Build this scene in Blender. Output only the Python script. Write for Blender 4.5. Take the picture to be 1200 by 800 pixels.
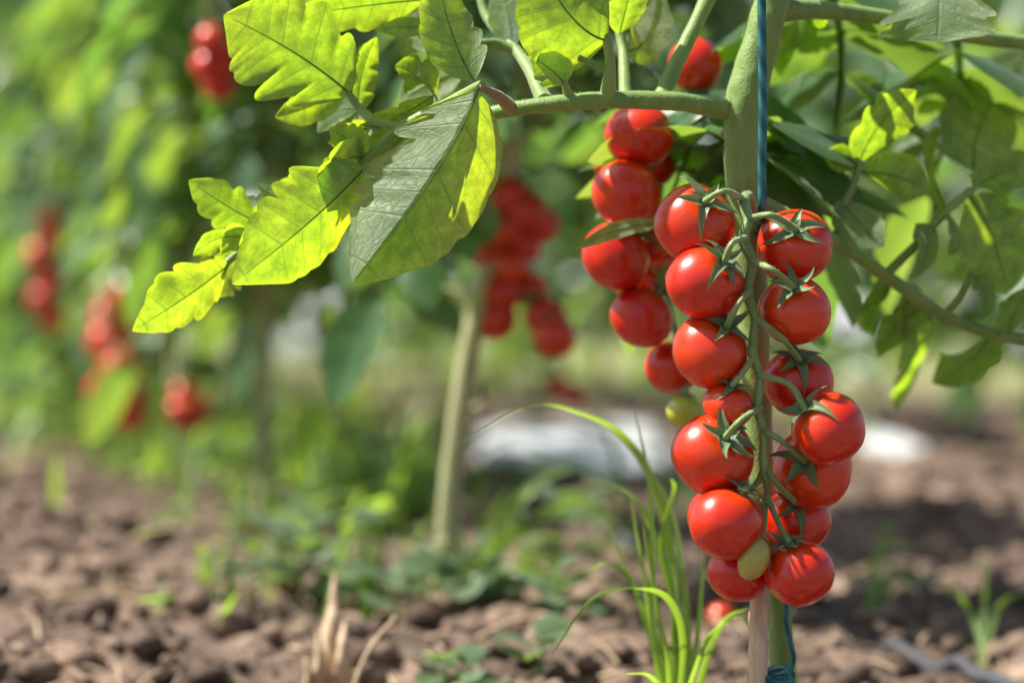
import bpy, math, random
import numpy as np

for o in list(bpy.data.objects):
    bpy.data.objects.remove(o, do_unlink=True)
S = bpy.context.scene
COL = S.collection
RNG = np.random.default_rng(7)
random.seed(7)
R = math.radians

# ------------------------------------------------------------------ camera, sky, sun, exposure
CAM_H, FPX, PITCH = 0.163, 85.0 / 36.0 * 1200.0, R(1.01)
cam = bpy.data.cameras.new('camera')
cam.lens, cam.sensor_width = 85.0, 36.0
cam.clip_start, cam.clip_end = 0.02, 3000.0
cam.dof.use_dof = True
cam.dof.focus_distance = 0.945
cam.dof.aperture_fstop = 4.3
camo = bpy.data.objects.new('camera', cam)
COL.objects.link(camo)
camo.location = (0, 0, CAM_H)
camo.rotation_euler = (R(90) - PITCH, 0, 0)
S.camera = camo

SUN = np.array((-0.56, 0.03, 0.82)); SUN = SUN / np.linalg.norm(SUN)
elev = math.asin(SUN[2]); az = math.atan2(SUN[0], SUN[1])
W = bpy.data.worlds.new('World'); S.world = W; W.use_nodes = True
nt = W.node_tree
sky = nt.nodes.new('ShaderNodeTexSky'); sky.sky_type = 'NISHITA'; sky.sun_disc = False
sky.sun_elevation = elev; sky.sun_rotation = az % (2 * math.pi)
sky.air_density = 1.0; sky.dust_density = 2.5; sky.ozone_density = 1.0
bg = nt.nodes['Background']; bg.inputs['Strength'].default_value = 0.066
nt.links.new(sky.outputs[0], bg.inputs['Color'])
sl = bpy.data.lights.new('sun', 'SUN'); sl.energy = 4.6; sl.angle = R(0.8); sl.color = (1.0, 0.95, 0.86)
so = bpy.data.objects.new('sun', sl); COL.objects.link(so)
so.rotation_euler = (math.pi / 2 - elev, 0, az + math.pi)
from mathutils import Vector
so.rotation_euler = Vector(SUN).to_track_quat('Z', 'Y').to_euler()
S.view_settings.view_transform = 'Standard'
S.view_settings.look = 'None'
S.view_settings.exposure = 1.05
S.view_settings.gamma = 1.0
S.cycles.use_denoising = True
S.cycles.max_bounces = 10
S.cycles.transmission_bounces = 8
S.cycles.diffuse_bounces = 5
S.cycles.caustics_reflective = False
S.cycles.sample_clamp_indirect = 6.0

# ------------------------------------------------------------------ helpers
FW = np.array((0, math.cos(PITCH), -math.sin(PITCH)))
UP = np.array((0, math.sin(PITCH), math.cos(PITCH)))
RT = np.array((1.0, 0, 0))
C0 = np.array((0, 0, CAM_H))

def at(px, py, d):
    return C0 + d * (FW + (px - 600) / FPX * RT + (400 - py) / FPX * UP)

def pts(lst, d=None):
    return np.array([at(*(p if len(p) == 3 else (p[0], p[1], d))) for p in lst])

def vdir(r, u, t):
    """direction from components to the right, up and towards the viewer's side"""
    v = r * RT + u * UP - t * FW
    return v / np.linalg.norm(v)

def unit(v):
    v = np.asarray(v, float)
    n = np.linalg.norm(v)
    return v / n if n > 1e-12 else np.array((0, 0, 1.0))

def _h(ix, iy, seed):
    n = (ix.astype(np.int64) * 374761393 + iy.astype(np.int64) * 668265263 + seed * 1442695) & 0x7fffffff
    n = ((n ^ (n >> 13)) * 1274126177) & 0x7fffffff
    return ((n ^ (n >> 16)) & 0xffff) / 65535.0

def noise2(x, y, seed=0):
    x = np.asarray(x, float); y = np.asarray(y, float)
    ix = np.floor(x); iy = np.floor(y)
    fx = x - ix; fy = y - iy
    fx = fx * fx * (3 - 2 * fx); fy = fy * fy * (3 - 2 * fy)
    a = _h(ix, iy, seed); b = _h(ix + 1, iy, seed); c = _h(ix, iy + 1, seed); d = _h(ix + 1, iy + 1, seed)
    return (a * (1 - fx) + b * fx) * (1 - fy) + (c * (1 - fx) + d * fx) * fy - 0.5

def gz(x, y):
    """height of the soil"""
    z = 0.030 * noise2(x * 3.1, y * 3.1, 1) + 0.026 * noise2(x * 9 + 3, y * 9, 2)
    z = z + 0.010 * np.abs(noise2(x * 24, y * 24 + 5, 3)) + 0.015 * np.abs(noise2(x * 48, y * 48, 4)) + 0.010 * np.abs(noise2(x * 95, y * 95, 14))
    z = z + 0.006 * noise2(x * 130, y * 130, 5)
    far = np.clip((np.asarray(y) - 5.5) / 3.0, 0, 1)
    near = np.clip((1.28 - np.asarray(y)) / 0.25, 0, 1)
    return z * (1 - far) - 0.012 - 0.03 * near * near * (3 - 2 * near)

def smooth(P, n=8):
    P = np.asarray(P, float)
    if len(P) < 3:
        return P[0] + (P[-1] - P[0]) * np.linspace(0, 1, n + 1)[:, None]
    Q = np.vstack([2 * P[0] - P[1], P, 2 * P[-1] - P[-2]])
    out = []
    for i in range(1, len(Q) - 2):
        a, b, c, d = Q[i - 1], Q[i], Q[i + 1], Q[i + 2]
        for t in np.linspace(0, 1, n, endpoint=False):
            out.append(0.5 * ((2 * b) + (c - a) * t + (2 * a - 5 * b + 4 * c - d) * t * t + (3 * b - a - 3 * c + d) * t ** 3))
    out.append(P[-1])
    return np.array(out)

class MB:
    def __init__(s):
        s.v, s.f, s.uv, s.n = [], [], [], 0
    def add(s, v, f, uv=None):
        v = np.asarray(v, float)
        s.v.append(v); s.f += [tuple(i + s.n for i in q) for q in f]
        s.uv.append(np.zeros((len(v), 2)) if uv is None else np.asarray(uv, float))
        s.n += len(v)
        return s
    def grid(s, P, uv=None, closed=False):
        nu, nv = P.shape[:2]
        f = []
        for i in range(nu - 1):
            for j in range(nv if closed else nv - 1):
                k = (j + 1) % nv
                f.append((i * nv + j, (i + 1) * nv + j, (i + 1) * nv + k, i * nv + k))
        return s.add(P.reshape(-1, 3), f, None if uv is None else uv.reshape(-1, 2))
    def tube(s, path, rad, sides=10, n=8, cap=True, bump=0.0, seed=0, flat=1.0):
        P = smooth(path, n)
        rad = np.atleast_1d(np.asarray(rad, float))
        rr = np.interp(np.linspace(0, 1, len(P)), np.linspace(0, 1, len(rad)), rad)
        T = np.gradient(P, axis=0)
        T = T / (np.linalg.norm(T, axis=1)[:, None] + 1e-12)
        a = unit(np.cross(T[0], (0.13, 0.9, 0.31) if abs(T[0][1]) < 0.9 else (1, 0, 0)))
        ang = np.linspace(0, 2 * math.pi, sides, endpoint=False)
        rings = []
        L = 0
        uv = []
        for i in range(len(P)):
            a = unit(a - T[i] * np.dot(a, T[i])); b = np.cross(T[i], a)
            if i: L += np.linalg.norm(P[i] - P[i - 1])
            r = rr[i] * (1 + bump * (noise2(ang * 1.3 + seed * 7, np.full(sides, i * 0.45 + seed), seed)))
            rings.append(P[i] + (np.cos(ang) * r)[:, None] * a + (np.sin(ang) * r * flat)[:, None] * b)
            uv.append(np.stack([ang / (2 * math.pi), np.full(sides, L)], 1))
        s.grid(np.array(rings)[:, ::-1], np.array(uv)[:, ::-1], closed=True)
        if cap:
            for i, dr in ((0, -1), (len(P) - 1, 1)):
                base = s.n - len(P) * sides + i * sides
                c = s.n
                # small rounded end
                base0 = (s.n - len(P) * sides if i == 0 else s.n - 1 - sides)
                ring = rings[i][::-1]
                f = []
                cen = P[i] + T[i] * dr * rr[i] * 0.35
                for j in range(sides):
                    k = (j + 1) % sides
                    f.append((k, j, sides) if dr < 0 else (j, k, sides))
                s.add(np.vstack([ring, cen]), [tuple(reversed(q)) for q in f])
        return s
    def hairs(s, path, rad, count, ln, seed=0, n=8):
        """fine plant hairs standing on a stalk, each a slim three-cornered spike"""
        g = np.random.default_rng(seed)
        P = smooth(path, n)
        rad = np.atleast_1d(np.asarray(rad, float))
        rr = np.interp(np.linspace(0, 1, len(P)), np.linspace(0, 1, len(rad)), rad)
        v, f = [], []
        for q in range(count):
            i = g.integers(0, len(P) - 1); t = g.random()
            p = P[i] * (1 - t) + P[i + 1] * t
            T = unit(P[i + 1] - P[i])
            d = unit(np.cross(T, g.normal(size=3)))
            e = np.cross(T, d)
            b = p + d * rr[i] * 0.97
            l = ln * g.uniform(0.5, 1.2); w = 0.00008
            tip = b + d * l + T * l * g.uniform(-0.3, 0.3)
            k = len(v)
            v += [b + e * w, b - e * w, b + T * w * 1.6, tip]
            f += [(k, k + 1, k + 3), (k + 1, k + 2, k + 3), (k + 2, k, k + 3)]
        return s.add(np.array(v), f)
    def mesh(s, name, mat, origin=(0, 0, 0), flat=False):
        v = np.vstack(s.v) - np.asarray(origin)
        me = bpy.data.meshes.new(name)
        me.from_pydata(v.tolist(), [], s.f)
        if s.uv:
            uv = np.vstack(s.uv)
            lay = me.uv_layers.new(name='UVMap')
            idx = np.empty(len(me.loops), dtype=np.int32); me.loops.foreach_get('vertex_index', idx)
            lay.data.foreach_set('uv', uv[idx].astype(np.float32).ravel())
        if not flat:
            me.polygons.foreach_set('use_smooth', np.ones(len(me.polygons), dtype=bool))
        me.materials.append(mat)
        me.update()
        return me

ORG = {}
def put(name, mesh, origin=(0, 0, 0), parent=None, rot=None, scale=None):
    o = bpy.data.objects.new(name, mesh)
    COL.objects.link(o)
    origin = np.asarray(origin, float)
    ORG[o.name] = origin
    if parent is not None:
        o.parent = parent
        o.location = origin - ORG[parent.name]
    else:
        o.location = origin
    if rot is not None: o.rotation_euler = rot
    if scale is not None: o.scale = (scale,) * 3
    return o
def make(name, mb, mat, origin, parent=None, flat=False):
    return put(name, mb.mesh(name, mat, origin, flat), origin, parent)
def tag(o, label=None, cat=None, group=None, kind=None):
    if label: o['label'] = label
    if cat: o['category'] = cat
    if group: o['group'] = group
    if kind: o['kind'] = kind
    return o

# ------------------------------------------------------------------ materials
def mat(name):
    m = bpy.data.materials.new(name); m.use_nodes = True
    return m, m.node_tree.nodes, m.node_tree.links, m.node_tree.nodes['Principled BSDF']
def N(nd, t, **kw):
    n = nd.new(t)
    for k, v in kw.items():
        if hasattr(n, k): setattr(n, k, v)
        else: n.inputs[k.replace('_', ' ')].default_value = v
    return n
def ramp(nd, *stops):
    r = nd.new('ShaderNodeValToRGB')
    e = r.color_ramp.elements
    while len(e) < len(stops): e.new(0.5)
    for el, (p, c) in zip(e, stops):
        el.position = p
        el.color = (c[0], c[1], c[2], 1) if not np.isscalar(c) else (c, c, c, 1)
    return r
def mixc(nd, lk, fac, a, b, mode='MIX'):
    m = nd.new('ShaderNodeMix'); m.data_type = 'RGBA'; m.blend_type = mode
    for sock, v in ((0, fac), (6, a), (7, b)):
        if hasattr(v, 'links'): lk.new(v, m.inputs[sock])
        elif np.isscalar(v): m.inputs[sock].default_value = v
        else: m.inputs[sock].default_value = (*v, 1)
    return m.outputs[2]
def math_(nd, lk, op, a, b=None, c=None, clamp=False):
    m = nd.new('ShaderNodeMath'); m.operation = op; m.use_clamp = clamp
    for i, v in enumerate((a, b, c)):
        if v is None: continue
        if hasattr(v, 'links'): lk.new(v, m.inputs[i])
        else: m.inputs[i].default_value = v
    return m.outputs[0]

def leaf_material(name, top, under, trans, tyellow, tfac=0.42, hero=True, rough=0.42):
    m, nd, lk, p = mat(name)
    geo = N(nd, 'ShaderNodeNewGeometry')
    tc = N(nd, 'ShaderNodeTexCoord')
    oi = N(nd, 'ShaderNodeObjectInfo')
    nz = N(nd, 'ShaderNodeTexNoise', Scale=38.0, Detail=4.0); lk.new(tc.outputs['Object'], nz.inputs['Vector'])
    nf = N(nd, 'ShaderNodeTexNoise', Scale=420.0, Detail=3.0); lk.new(tc.outputs['Object'], nf.inputs['Vector'])
    uv = N(nd, 'ShaderNodeSeparateXYZ'); lk.new(tc.outputs['UV'], uv.inputs[0])
    base = mixc(nd, lk, geo.outputs['Backfacing'], top, under)
    var = ramp(nd, (0.35, 0.75), (0.65, 1.3)); lk.new(nz.outputs[0], var.inputs[0])
    base = mixc(nd, lk, 1.0, base, var.outputs[0], 'MULTIPLY')
    if hero:
        fr = math_(nd, lk, 'FRACT', uv.outputs[0])
        d = math_(nd, lk, 'ABSOLUTE', math_(nd, lk, 'SUBTRACT', fr, 0.6))
        av = math_(nd, lk, 'ABSOLUTE', uv.outputs[1])
        w1 = math_(nd, lk, 'MULTIPLY_ADD', av, -0.05, 0.075)
        vein1 = math_(nd, lk, 'SUBTRACT', 1.0, math_(nd, lk, 'DIVIDE', d, w1), clamp=True)
        vein1 = math_(nd, lk, 'MAXIMUM', vein1, 0.0)
        mid = math_(nd, lk, 'SUBTRACT', 1.0, math_(nd, lk, 'DIVIDE', av, 0.055), clamp=True)
        mp = N(nd, 'ShaderNodeMapping'); mp.inputs['Scale'].default_value = (3.0, 5.5, 1); lk.new(tc.outputs['UV'], mp.inputs[0])
        wob = N(nd, 'ShaderNodeTexNoise', Scale=2.0); lk.new(mp.outputs[0], wob.inputs['Vector'])
        vv = N(nd, 'ShaderNodeVectorMath', operation='MULTIPLY_ADD'); lk.new(wob.outputs['Color'], vv.inputs[0]); vv.inputs[1].default_value = (.6, .6, 0); lk.new(mp.outputs[0], vv.inputs[2])
        vo = N(nd, 'ShaderNodeTexVoronoi', feature='DISTANCE_TO_EDGE', Scale=1.0); lk.new(vv.outputs[0], vo.inputs['Vector'])
        vein2 = math_(nd, lk, 'SUBTRACT', 1.0, math_(nd, lk, 'DIVIDE', vo.outputs['Distance'], 0.09), clamp=True)
        vein = math_(nd, lk, 'MAXIMUM', math_(nd, lk, 'MAXIMUM', vein1, mid), math_(nd, lk, 'MULTIPLY', vein2, 0.5))
        base = mixc(nd, lk, math_(nd, lk, 'MULTIPLY', vein, 0.5), base, (0.26, 0.34, 0.16))
        yl = ramp(nd, (0.42, 0.0), (0.68, 1.0)); lk.new(nz.outputs[0], yl.inputs[0])
        edge = math_(nd, lk, 'POWER', av, 3.0)
        tcol = mixc(nd, lk, math_(nd, lk, 'MULTIPLY_ADD', yl.outputs[0], 0.65, math_(nd, lk, 'MULTIPLY', edge, 0.35), clamp=True), trans, tyellow)
        mot = N(nd, 'ShaderNodeTexNoise', Scale=150.0, Detail=5.0, Roughness=0.65); lk.new(tc.outputs['Object'], mot.inputs['Vector'])
        mr = ramp(nd, (0.36, 0.55), (0.62, 1.12)); lk.new(mot.outputs[0], mr.inputs[0])
        tcol = mixc(nd, lk, 0.8, tcol, mr.outputs[0], 'MULTIPLY')
        tcol = mixc(nd, lk, math_(nd, lk, 'MULTIPLY', vein, 0.85), tcol, (0.20, 0.40, 0.02))
        hgt = math_(nd, lk, 'ADD', math_(nd, lk, 'MULTIPLY', vein, 0.9), math_(nd, lk, 'MULTIPLY', nf.outputs[0], 0.5))
        sgn = math_(nd, lk, 'MULTIPLY_ADD', geo.outputs['Backfacing'], 2.0, -1.0)
        bp = N(nd, 'ShaderNodeBump', Strength=0.45, Distance=0.0008)
        lk.new(math_(nd, lk, 'MULTIPLY', hgt, sgn), bp.inputs['Height'])
        lk.new(bp.outputs[0], p.inputs['Normal'])
    else:
        tr = ramp(nd, (0.0, trans), (0.8, tyellow)); lk.new(oi.outputs['Random'], tr.inputs[0])
        tcol = mixc(nd, lk, nz.outputs[0], trans, tr.outputs[0])
    lk.new(base, p.inputs['Base Color'])
    rg = ramp(nd, (0.3, rough - 0.1), (0.7, rough + 0.12)); lk.new(nf.outputs[0], rg.inputs[0]); lk.new(rg.outputs[0], p.inputs['Roughness'])
    p.inputs['Specular IOR Level'].default_value = 0.45 if hero else 0.55
    p.inputs['Sheen Weight'].default_value = 0.15
    t = N(nd, 'ShaderNodeBsdfTranslucent'); lk.new(tcol, t.inputs['Color'])
    mx = N(nd, 'ShaderNodeMixShader'); mx.inputs[0].default_value = tfac
    lk.new(p.outputs[0], mx.inputs[1]); lk.new(t.outputs[0], mx.inputs[2])
    lk.new(mx.outputs[0], nd['Material Output'].inputs['Surface'])
    return m

M = {}
M['leaf'] = leaf_material('tomato leaf', (0.040, 0.125, 0.020), (0.17, 0.26, 0.145), (0.50, 0.80, 0.02), (0.74, 0.86, 0.012), 0.54, rough=0.54)
M['leaf_far'] = leaf_material('tomato leaf plain', (0.045, 0.115, 0.040), (0.15, 0.21, 0.145), (0.22, 0.46, 0.05), (0.58, 0.72, 0.06), 0.42, hero=False, rough=0.31)
M['grass'] = leaf_material('grass blade', (0.12, 0.22, 0.05), (0.14, 0.24, 0.07), (0.45, 0.75, 0.05), (0.62, 0.82, 0.08), 0.5, hero=False)
M['weed'] = leaf_material('weed leaf', (0.09, 0.15, 0.07), (0.16, 0.22, 0.14), (0.26, 0.45, 0.06), (0.4, 0.55, 0.08), 0.32, hero=False, rough=0.38)
M['tree'] = leaf_material('tree leaf', (0.045, 0.09, 0.02), (0.06, 0.10, 0.035), (0.16, 0.30, 0.02), (0.25, 0.4, 0.03), 0.4, hero=False)
M['sepal'] = leaf_material('sepal', (0.13, 0.21, 0.09), (0.18, 0.25, 0.13), (0.15, 0.28, 0.04), (0.2, 0.3, 0.05), 0.25, hero=False, rough=0.5)

def tomato_material(name, dark, bright, orange):
    m, nd, lk, p = mat(name)
    tc = N(nd, 'ShaderNodeTexCoord'); oi = N(nd, 'ShaderNodeObjectInfo')
    nz = N(nd, 'ShaderNodeTexNoise', Scale=70.0, Detail=3.0); lk.new(tc.outputs['Object'], nz.inputs['Vector'])
    vc = N(nd, 'ShaderNodeTexVoronoi', Scale=650.0); lk.new(tc.outputs['Object'], vc.inputs['Vector'])
    rp = ramp(nd, (0.3, dark), (0.7, bright)); lk.new(nz.outputs[0], rp.inputs[0])
    c = mixc(nd, lk, math_(nd, lk, 'MULTIPLY', oi.outputs['Random'], 0.40), rp.outputs[0], orange)
    uvx = N(nd, 'ShaderNodeSeparateXYZ'); lk.new(tc.outputs['UV'], uvx.inputs[0])
    sh = ramp(nd, (0.08, 0.75), (0.34, 0.0)); lk.new(math_(nd, lk, 'MULTIPLY_ADD', nz.outputs[0], 0.2, math_(nd, lk, 'ADD', uvx.outputs[1], -0.1)), sh.inputs[0])
    c = mixc(nd, lk, math_(nd, lk, 'MULTIPLY', sh.outputs[0], 0.6), c, orange)
    sp = ramp(nd, (0.0, 1.0), (0.20, 0.0)); lk.new(vc.outputs['Distance'], sp.inputs[0])
    c = mixc(nd, lk, math_(nd, lk, 'MULTIPLY', sp.outputs[0], 0.22), c, tuple(min(1, x * 1.3 + 0.1) for x in orange))
    lk.new(c, p.inputs['Base Color'])
    p.inputs['Subsurface Weight'].default_value = 0.30
    p.inputs['Subsurface Radius'].default_value = (1.0, 0.25, 0.08)
    p.inputs['Subsurface Scale'].default_value = 0.004
    dust = N(nd, 'ShaderNodeTexNoise', Scale=160.0, Detail=6.0, Roughness=0.7); lk.new(tc.outputs['Object'], dust.inputs['Vector'])
    rr = ramp(nd, (0.3, 0.22), (0.7, 0.38)); lk.new(dust.outputs[0], rr.inputs[0]); lk.new(rr.outputs[0], p.inputs['Roughness'])
    p.inputs['Specular IOR Level'].default_value = 0.5
    p.inputs['Coat Weight'].default_value = 0.4; p.inputs['Coat Roughness'].default_value = 0.14
    b = N(nd, 'ShaderNodeBump', Strength=0.10, Distance=0.0006)
    lk.new(dust.outputs[0], b.inputs['Height']); lk.new(b.outputs[0], p.inputs['Normal'])
    return m
M['red'] = tomato_material('ripe tomato skin', (0.50, 0.007, 0.001), (0.68, 0.020, 0.001), (0.85, 0.10, 0.002))
M['green_fruit'] = tomato_material('unripe tomato skin', (0.36, 0.46, 0.03), (0.45, 0.54, 0.05), (0.52, 0.55, 0.06))
M['pale_fruit'] = tomato_material('pale olive tomato skin', (0.36, 0.36, 0.06), (0.42, 0.40, 0.08), (0.45, 0.44, 0.10))

def stalk_material(name, a, b, sheen=0.4, rough=0.55, scale=60, bump=0.4, stripe=0.3):
    m, nd, lk, p = mat(name)
    tc = N(nd, 'ShaderNodeTexCoord')
    mp = N(nd, 'ShaderNodeMapping'); mp.inputs['Scale'].default_value = (1, 1, stripe); lk.new(tc.outputs['Object'], mp.inputs[0])
    nz = N(nd, 'ShaderNodeTexNoise', Scale=scale, Detail=6.0, Roughness=0.65); lk.new(mp.outputs[0], nz.inputs['Vector'])
    nf = N(nd, 'ShaderNodeTexNoise', Scale=900.0, Detail=2.0); lk.new(tc.outputs['Object'], nf.inputs['Vector'])
    rp = ramp(nd, (0.32, a), (0.68, b)); lk.new(nz.outputs[0], rp.inputs[0])
    lk.new(rp.outputs[0], p.inputs['Base Color'])
    p.inputs['Roughness'].default_value = rough
    p.inputs['Sheen Weight'].default_value = sheen; p.inputs['Sheen Roughness'].default_value = 0.4
    p.inputs['Subsurface Weight'].default_value = 0.08
    p.inputs['Subsurface Scale'].default_value = 0.002
    bp = N(nd, 'ShaderNodeBump', Strength=bump, Distance=0.0008)
    lk.new(math_(nd, lk, 'ADD', nz.outputs[0], math_(nd, lk, 'MULTIPLY', nf.outputs[0], 0.5)), bp.inputs['Height'])
    lk.new(bp.outputs[0], p.inputs['Normal'])
    return m
M['stem'] = stalk_material('green stem', (0.11, 0.22, 0.035), (0.25, 0.36, 0.09), 0.35, bump=0.7)
M['stalk'] = stalk_material('fuzzy fruit stalk', (0.14, 0.25, 0.065), (0.28, 0.39, 0.14), 0.35, bump=0.7)
M['stem_far'] = stalk_material('pale lower stem', (0.26, 0.33, 0.13), (0.54, 0.47, 0.28), 0.2, scale=35)
M['brown_node'] = stalk_material('brownish petiole', (0.20, 0.17, 0.07), (0.30, 0.22, 0.10), 0.3)
M['strip'] = stalk_material('dry pale cane', (0.44, 0.32, 0.19), (0.76, 0.62, 0.45), 0.1, rough=0.75, scale=260, stripe=0.045, bump=0.8)
M['straw'] = stalk_material('dry straw', (0.42, 0.30, 0.18), (0.62, 0.48, 0.32), 0.1, rough=0.7)
M['bark'] = stalk_material('bark', (0.09, 0.065, 0.045), (0.17, 0.13, 0.09), 0.0, rough=0.9, scale=8)

m, nd, lk, p = mat('teal twine'); M['twine'] = m
tc = N(nd, 'ShaderNodeTexCoord')
mp = N(nd, 'ShaderNodeMapping'); mp.inputs['Scale'].default_value = (3.0, 160.0, 1); mp.inputs['Rotation'].default_value = (0, 0, 0.0); lk.new(tc.outputs['UV'], mp.inputs[0])
wv = N(nd, 'ShaderNodeTexWave', Scale=0.32, Distortion=1.5); wv.wave_type = 'BANDS'; wv.bands_direction = 'DIAGONAL'; lk.new(mp.outputs[0], wv.inputs['Vector'])
rp = ramp(nd, (0.1, (0.008, 0.085, 0.095)), (0.9, (0.03, 0.19, 0.19))); lk.new(wv.outputs[0], rp.inputs[0]); lk.new(rp.outputs[0], p.inputs['Base Color'])
p.inputs['Roughness'].default_value = 0.45
bp = N(nd, 'ShaderNodeBump', Strength=0.6, Distance=0.0005); lk.new(wv.outputs[0], bp.inputs['Height']); lk.new(bp.outputs[0], p.inputs['Normal'])

def soil_material(name, ground):
    m, nd, lk, p = mat(name)
    geo = N(nd, 'ShaderNodeNewGeometry')
    n1 = N(nd, 'ShaderNodeTexNoise', Scale=14.0, Detail=8.0, Roughness=0.65); lk.new(geo.outputs['Position'], n1.inputs['Vector'])
    n2 = N(nd, 'ShaderNodeTexNoise', Scale=160.0, Detail=5.0, Roughness=0.7); lk.new(geo.outputs['Position'], n2.inputs['Vector'])
    r1 = ramp(nd, (0.32, (0.052, 0.038, 0.030)), (0.5, (0.155, 0.110, 0.084)), (0.70, (0.37, 0.265, 0.195))); lk.new(n1.outputs[0], r1.inputs[0])
    r2 = ramp(nd, (0.3, 0.5), (0.7, 1.5)); lk.new(n2.outputs[0], r2.inputs[0])
    c = mixc(nd, lk, 1.0, r1.outputs[0], r2.outputs[0], 'MULTIPLY')
    if ground:
        sx = N(nd, 'ShaderNodeSeparateXYZ'); lk.new(geo.outputs['Position'], sx.inputs[0])
        far = N(nd, 'ShaderNodeMapRange', From_Min=3.6, From_Max=5.2); lk.new(sx.outputs[1], far.inputs[0])
        n3 = N(nd, 'ShaderNodeTexNoise', Scale=1.1, Detail=6.0); lk.new(geo.outputs['Position'], n3.inputs['Vector'])
        g = ramp(nd, (0.35, (0.13, 0.17, 0.05)), (0.55, (0.22, 0.24, 0.09)), (0.7, (0.30, 0.25, 0.15))); lk.new(n3.outputs[0], g.inputs[0])
        c = mixc(nd, lk, far.outputs[0], c, g.outputs[0])
    lk.new(c, p.inputs['Base Color']); p.inputs['Roughness'].default_value = 0.95
    p.inputs['Specular IOR Level'].default_value = 0.2
    bp = N(nd, 'ShaderNodeBump', Strength=0.7, Distance=0.004); lk.new(n2.outputs[0], bp.inputs['Height']); lk.new(bp.outputs[0], p.inputs['Normal'])
    return m
M['soil'] = soil_material('soil', True)
M['clod'] = soil_material('soil clods', False)

m, nd, lk, p = mat('white mulch film'); M['film'] = m
tc = N(nd, 'ShaderNodeTexCoord')
nz = N(nd, 'ShaderNodeTexNoise', Scale=9.0, Detail=5.0); lk.new(tc.outputs['Object'], nz.inputs['Vector'])
rp = ramp(nd, (0.3, (0.50, 0.51, 0.54)), (0.7, (0.66, 0.67, 0.70))); lk.new(nz.outputs[0], rp.inputs[0]); lk.new(rp.outputs[0], p.inputs['Base Color'])
p.inputs['Roughness'].default_value = 0.38
m, nd, lk, p = mat('drip hose plastic'); M['hose'] = m
p.inputs['Base Color'].default_value = (0.085, 0.095, 0.115, 1); p.inputs['Roughness'].default_value = 0.7
nz = N(nd, 'ShaderNodeTexNoise', Scale=40.0, Detail=4.0)
rp = ramp(nd, (0.35, (0.035, 0.042, 0.055)), (0.7, (0.07, 0.07, 0.075))); lk.new(nz.outputs[0], rp.inputs[0]); lk.new(rp.outputs[0], p.inputs['Base Color'])

# ------------------------------------------------------------------ ground
def axis(a, b, step, far_lo, far_hi):
    c = list(np.arange(a, b, step))
    s, x, hi = step, b, []
    while x < far_hi:
        hi.append(x); s *= 1.25; x += s
    hi.append(far_hi)
    s, x, lo = step, a, []
    while x > far_lo:
        s *= 1.25; x -= s; lo.append(max(x, far_lo))
    return np.array(lo[::-1] + c + hi)
gx = axis(-0.75, 0.75, 0.0065, -900, 900)
gy = axis(0.75, 3.2, 0.0075, -300, 2200)
X, Y = np.meshgrid(gx, gy)
Z = gz(X, Y)
g = MB().grid(np.stack([X, Y, Z], -1)[:, ::-1])
go = make('ground', g, M['soil'], (0, 0, 0)); tag(go, kind='structure')

clods = MB()
cr = np.random.default_rng(11)
th = np.linspace(0, math.pi, 7); ph = np.linspace(0, 2 * math.pi, 10, endpoint=False)
TH, PH = np.meshgrid(th, ph, indexing='ij')
SP = np.stack([np.sin(TH) * np.cos(PH), np.sin(TH) * np.sin(PH), np.cos(TH)], -1)
for k in range(5200):
    y = 1.05 + cr.random() ** 1.6 * 2.5
    x = cr.uniform(-0.28, 0.28) * y
    r = 0.002 + 0.011 * cr.random() ** 4
    q = SP * r * (1 + 0.55 * noise2(TH * 1.7 + k * 3.1, PH * 0 + np.sin(PH) * 1.7 + k, k)[..., None] + 0.4 * noise2(np.cos(PH) * 2.3 + k, TH * 2.1, k + 5)[..., None])
    q = q * np.array((cr.uniform(.8, 1.3), cr.uniform(.8, 1.3), cr.uniform(.55, .85)))
    a = cr.uniform(0, 6.28); ca, sa = math.cos(a), math.sin(a)
    q = np.stack([q[..., 0] * ca - q[..., 1] * sa, q[..., 0] * sa + q[..., 1] * ca, q[..., 2]], -1)
    clods.grid(q + np.array((x, y, float(gz(x, y)) + r * 0.25)), closed=True)
co = make('soil_clods', clods, M['clod'], (0, 1.5, 0), flat=False)
tag(co, 'loose brown clods of earth scattered over the soil', 'soil', kind='stuff')

lit = MB()
for k in range(900):
    y = 1.06 + cr.random() ** 1.5 * 2.2; x = cr.uniform(-0.26, 0.26) * y
    a = cr.uniform(0, 6.28); l = cr.uniform(.008, .035)
    p0 = np.array((x, y, float(gz(x, y)) + cr.uniform(.001, .006)))
    q = p0 + np.array((math.cos(a) * l, math.sin(a) * l, 0)); q[2] = float(gz(q[0], q[1])) + cr.uniform(.001, .009)
    lit.tube(np.array([p0, (p0 + q) / 2 + np.array((0, 0, l * .1)), q]), [cr.uniform(.0004, .0012), .0004], 5, 2)
tag(make('straw_litter', lit, M['straw'], (0, 1.5, 0)), 'thin bits of dry straw littering the soil', 'litter', kind='stuff')

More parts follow.
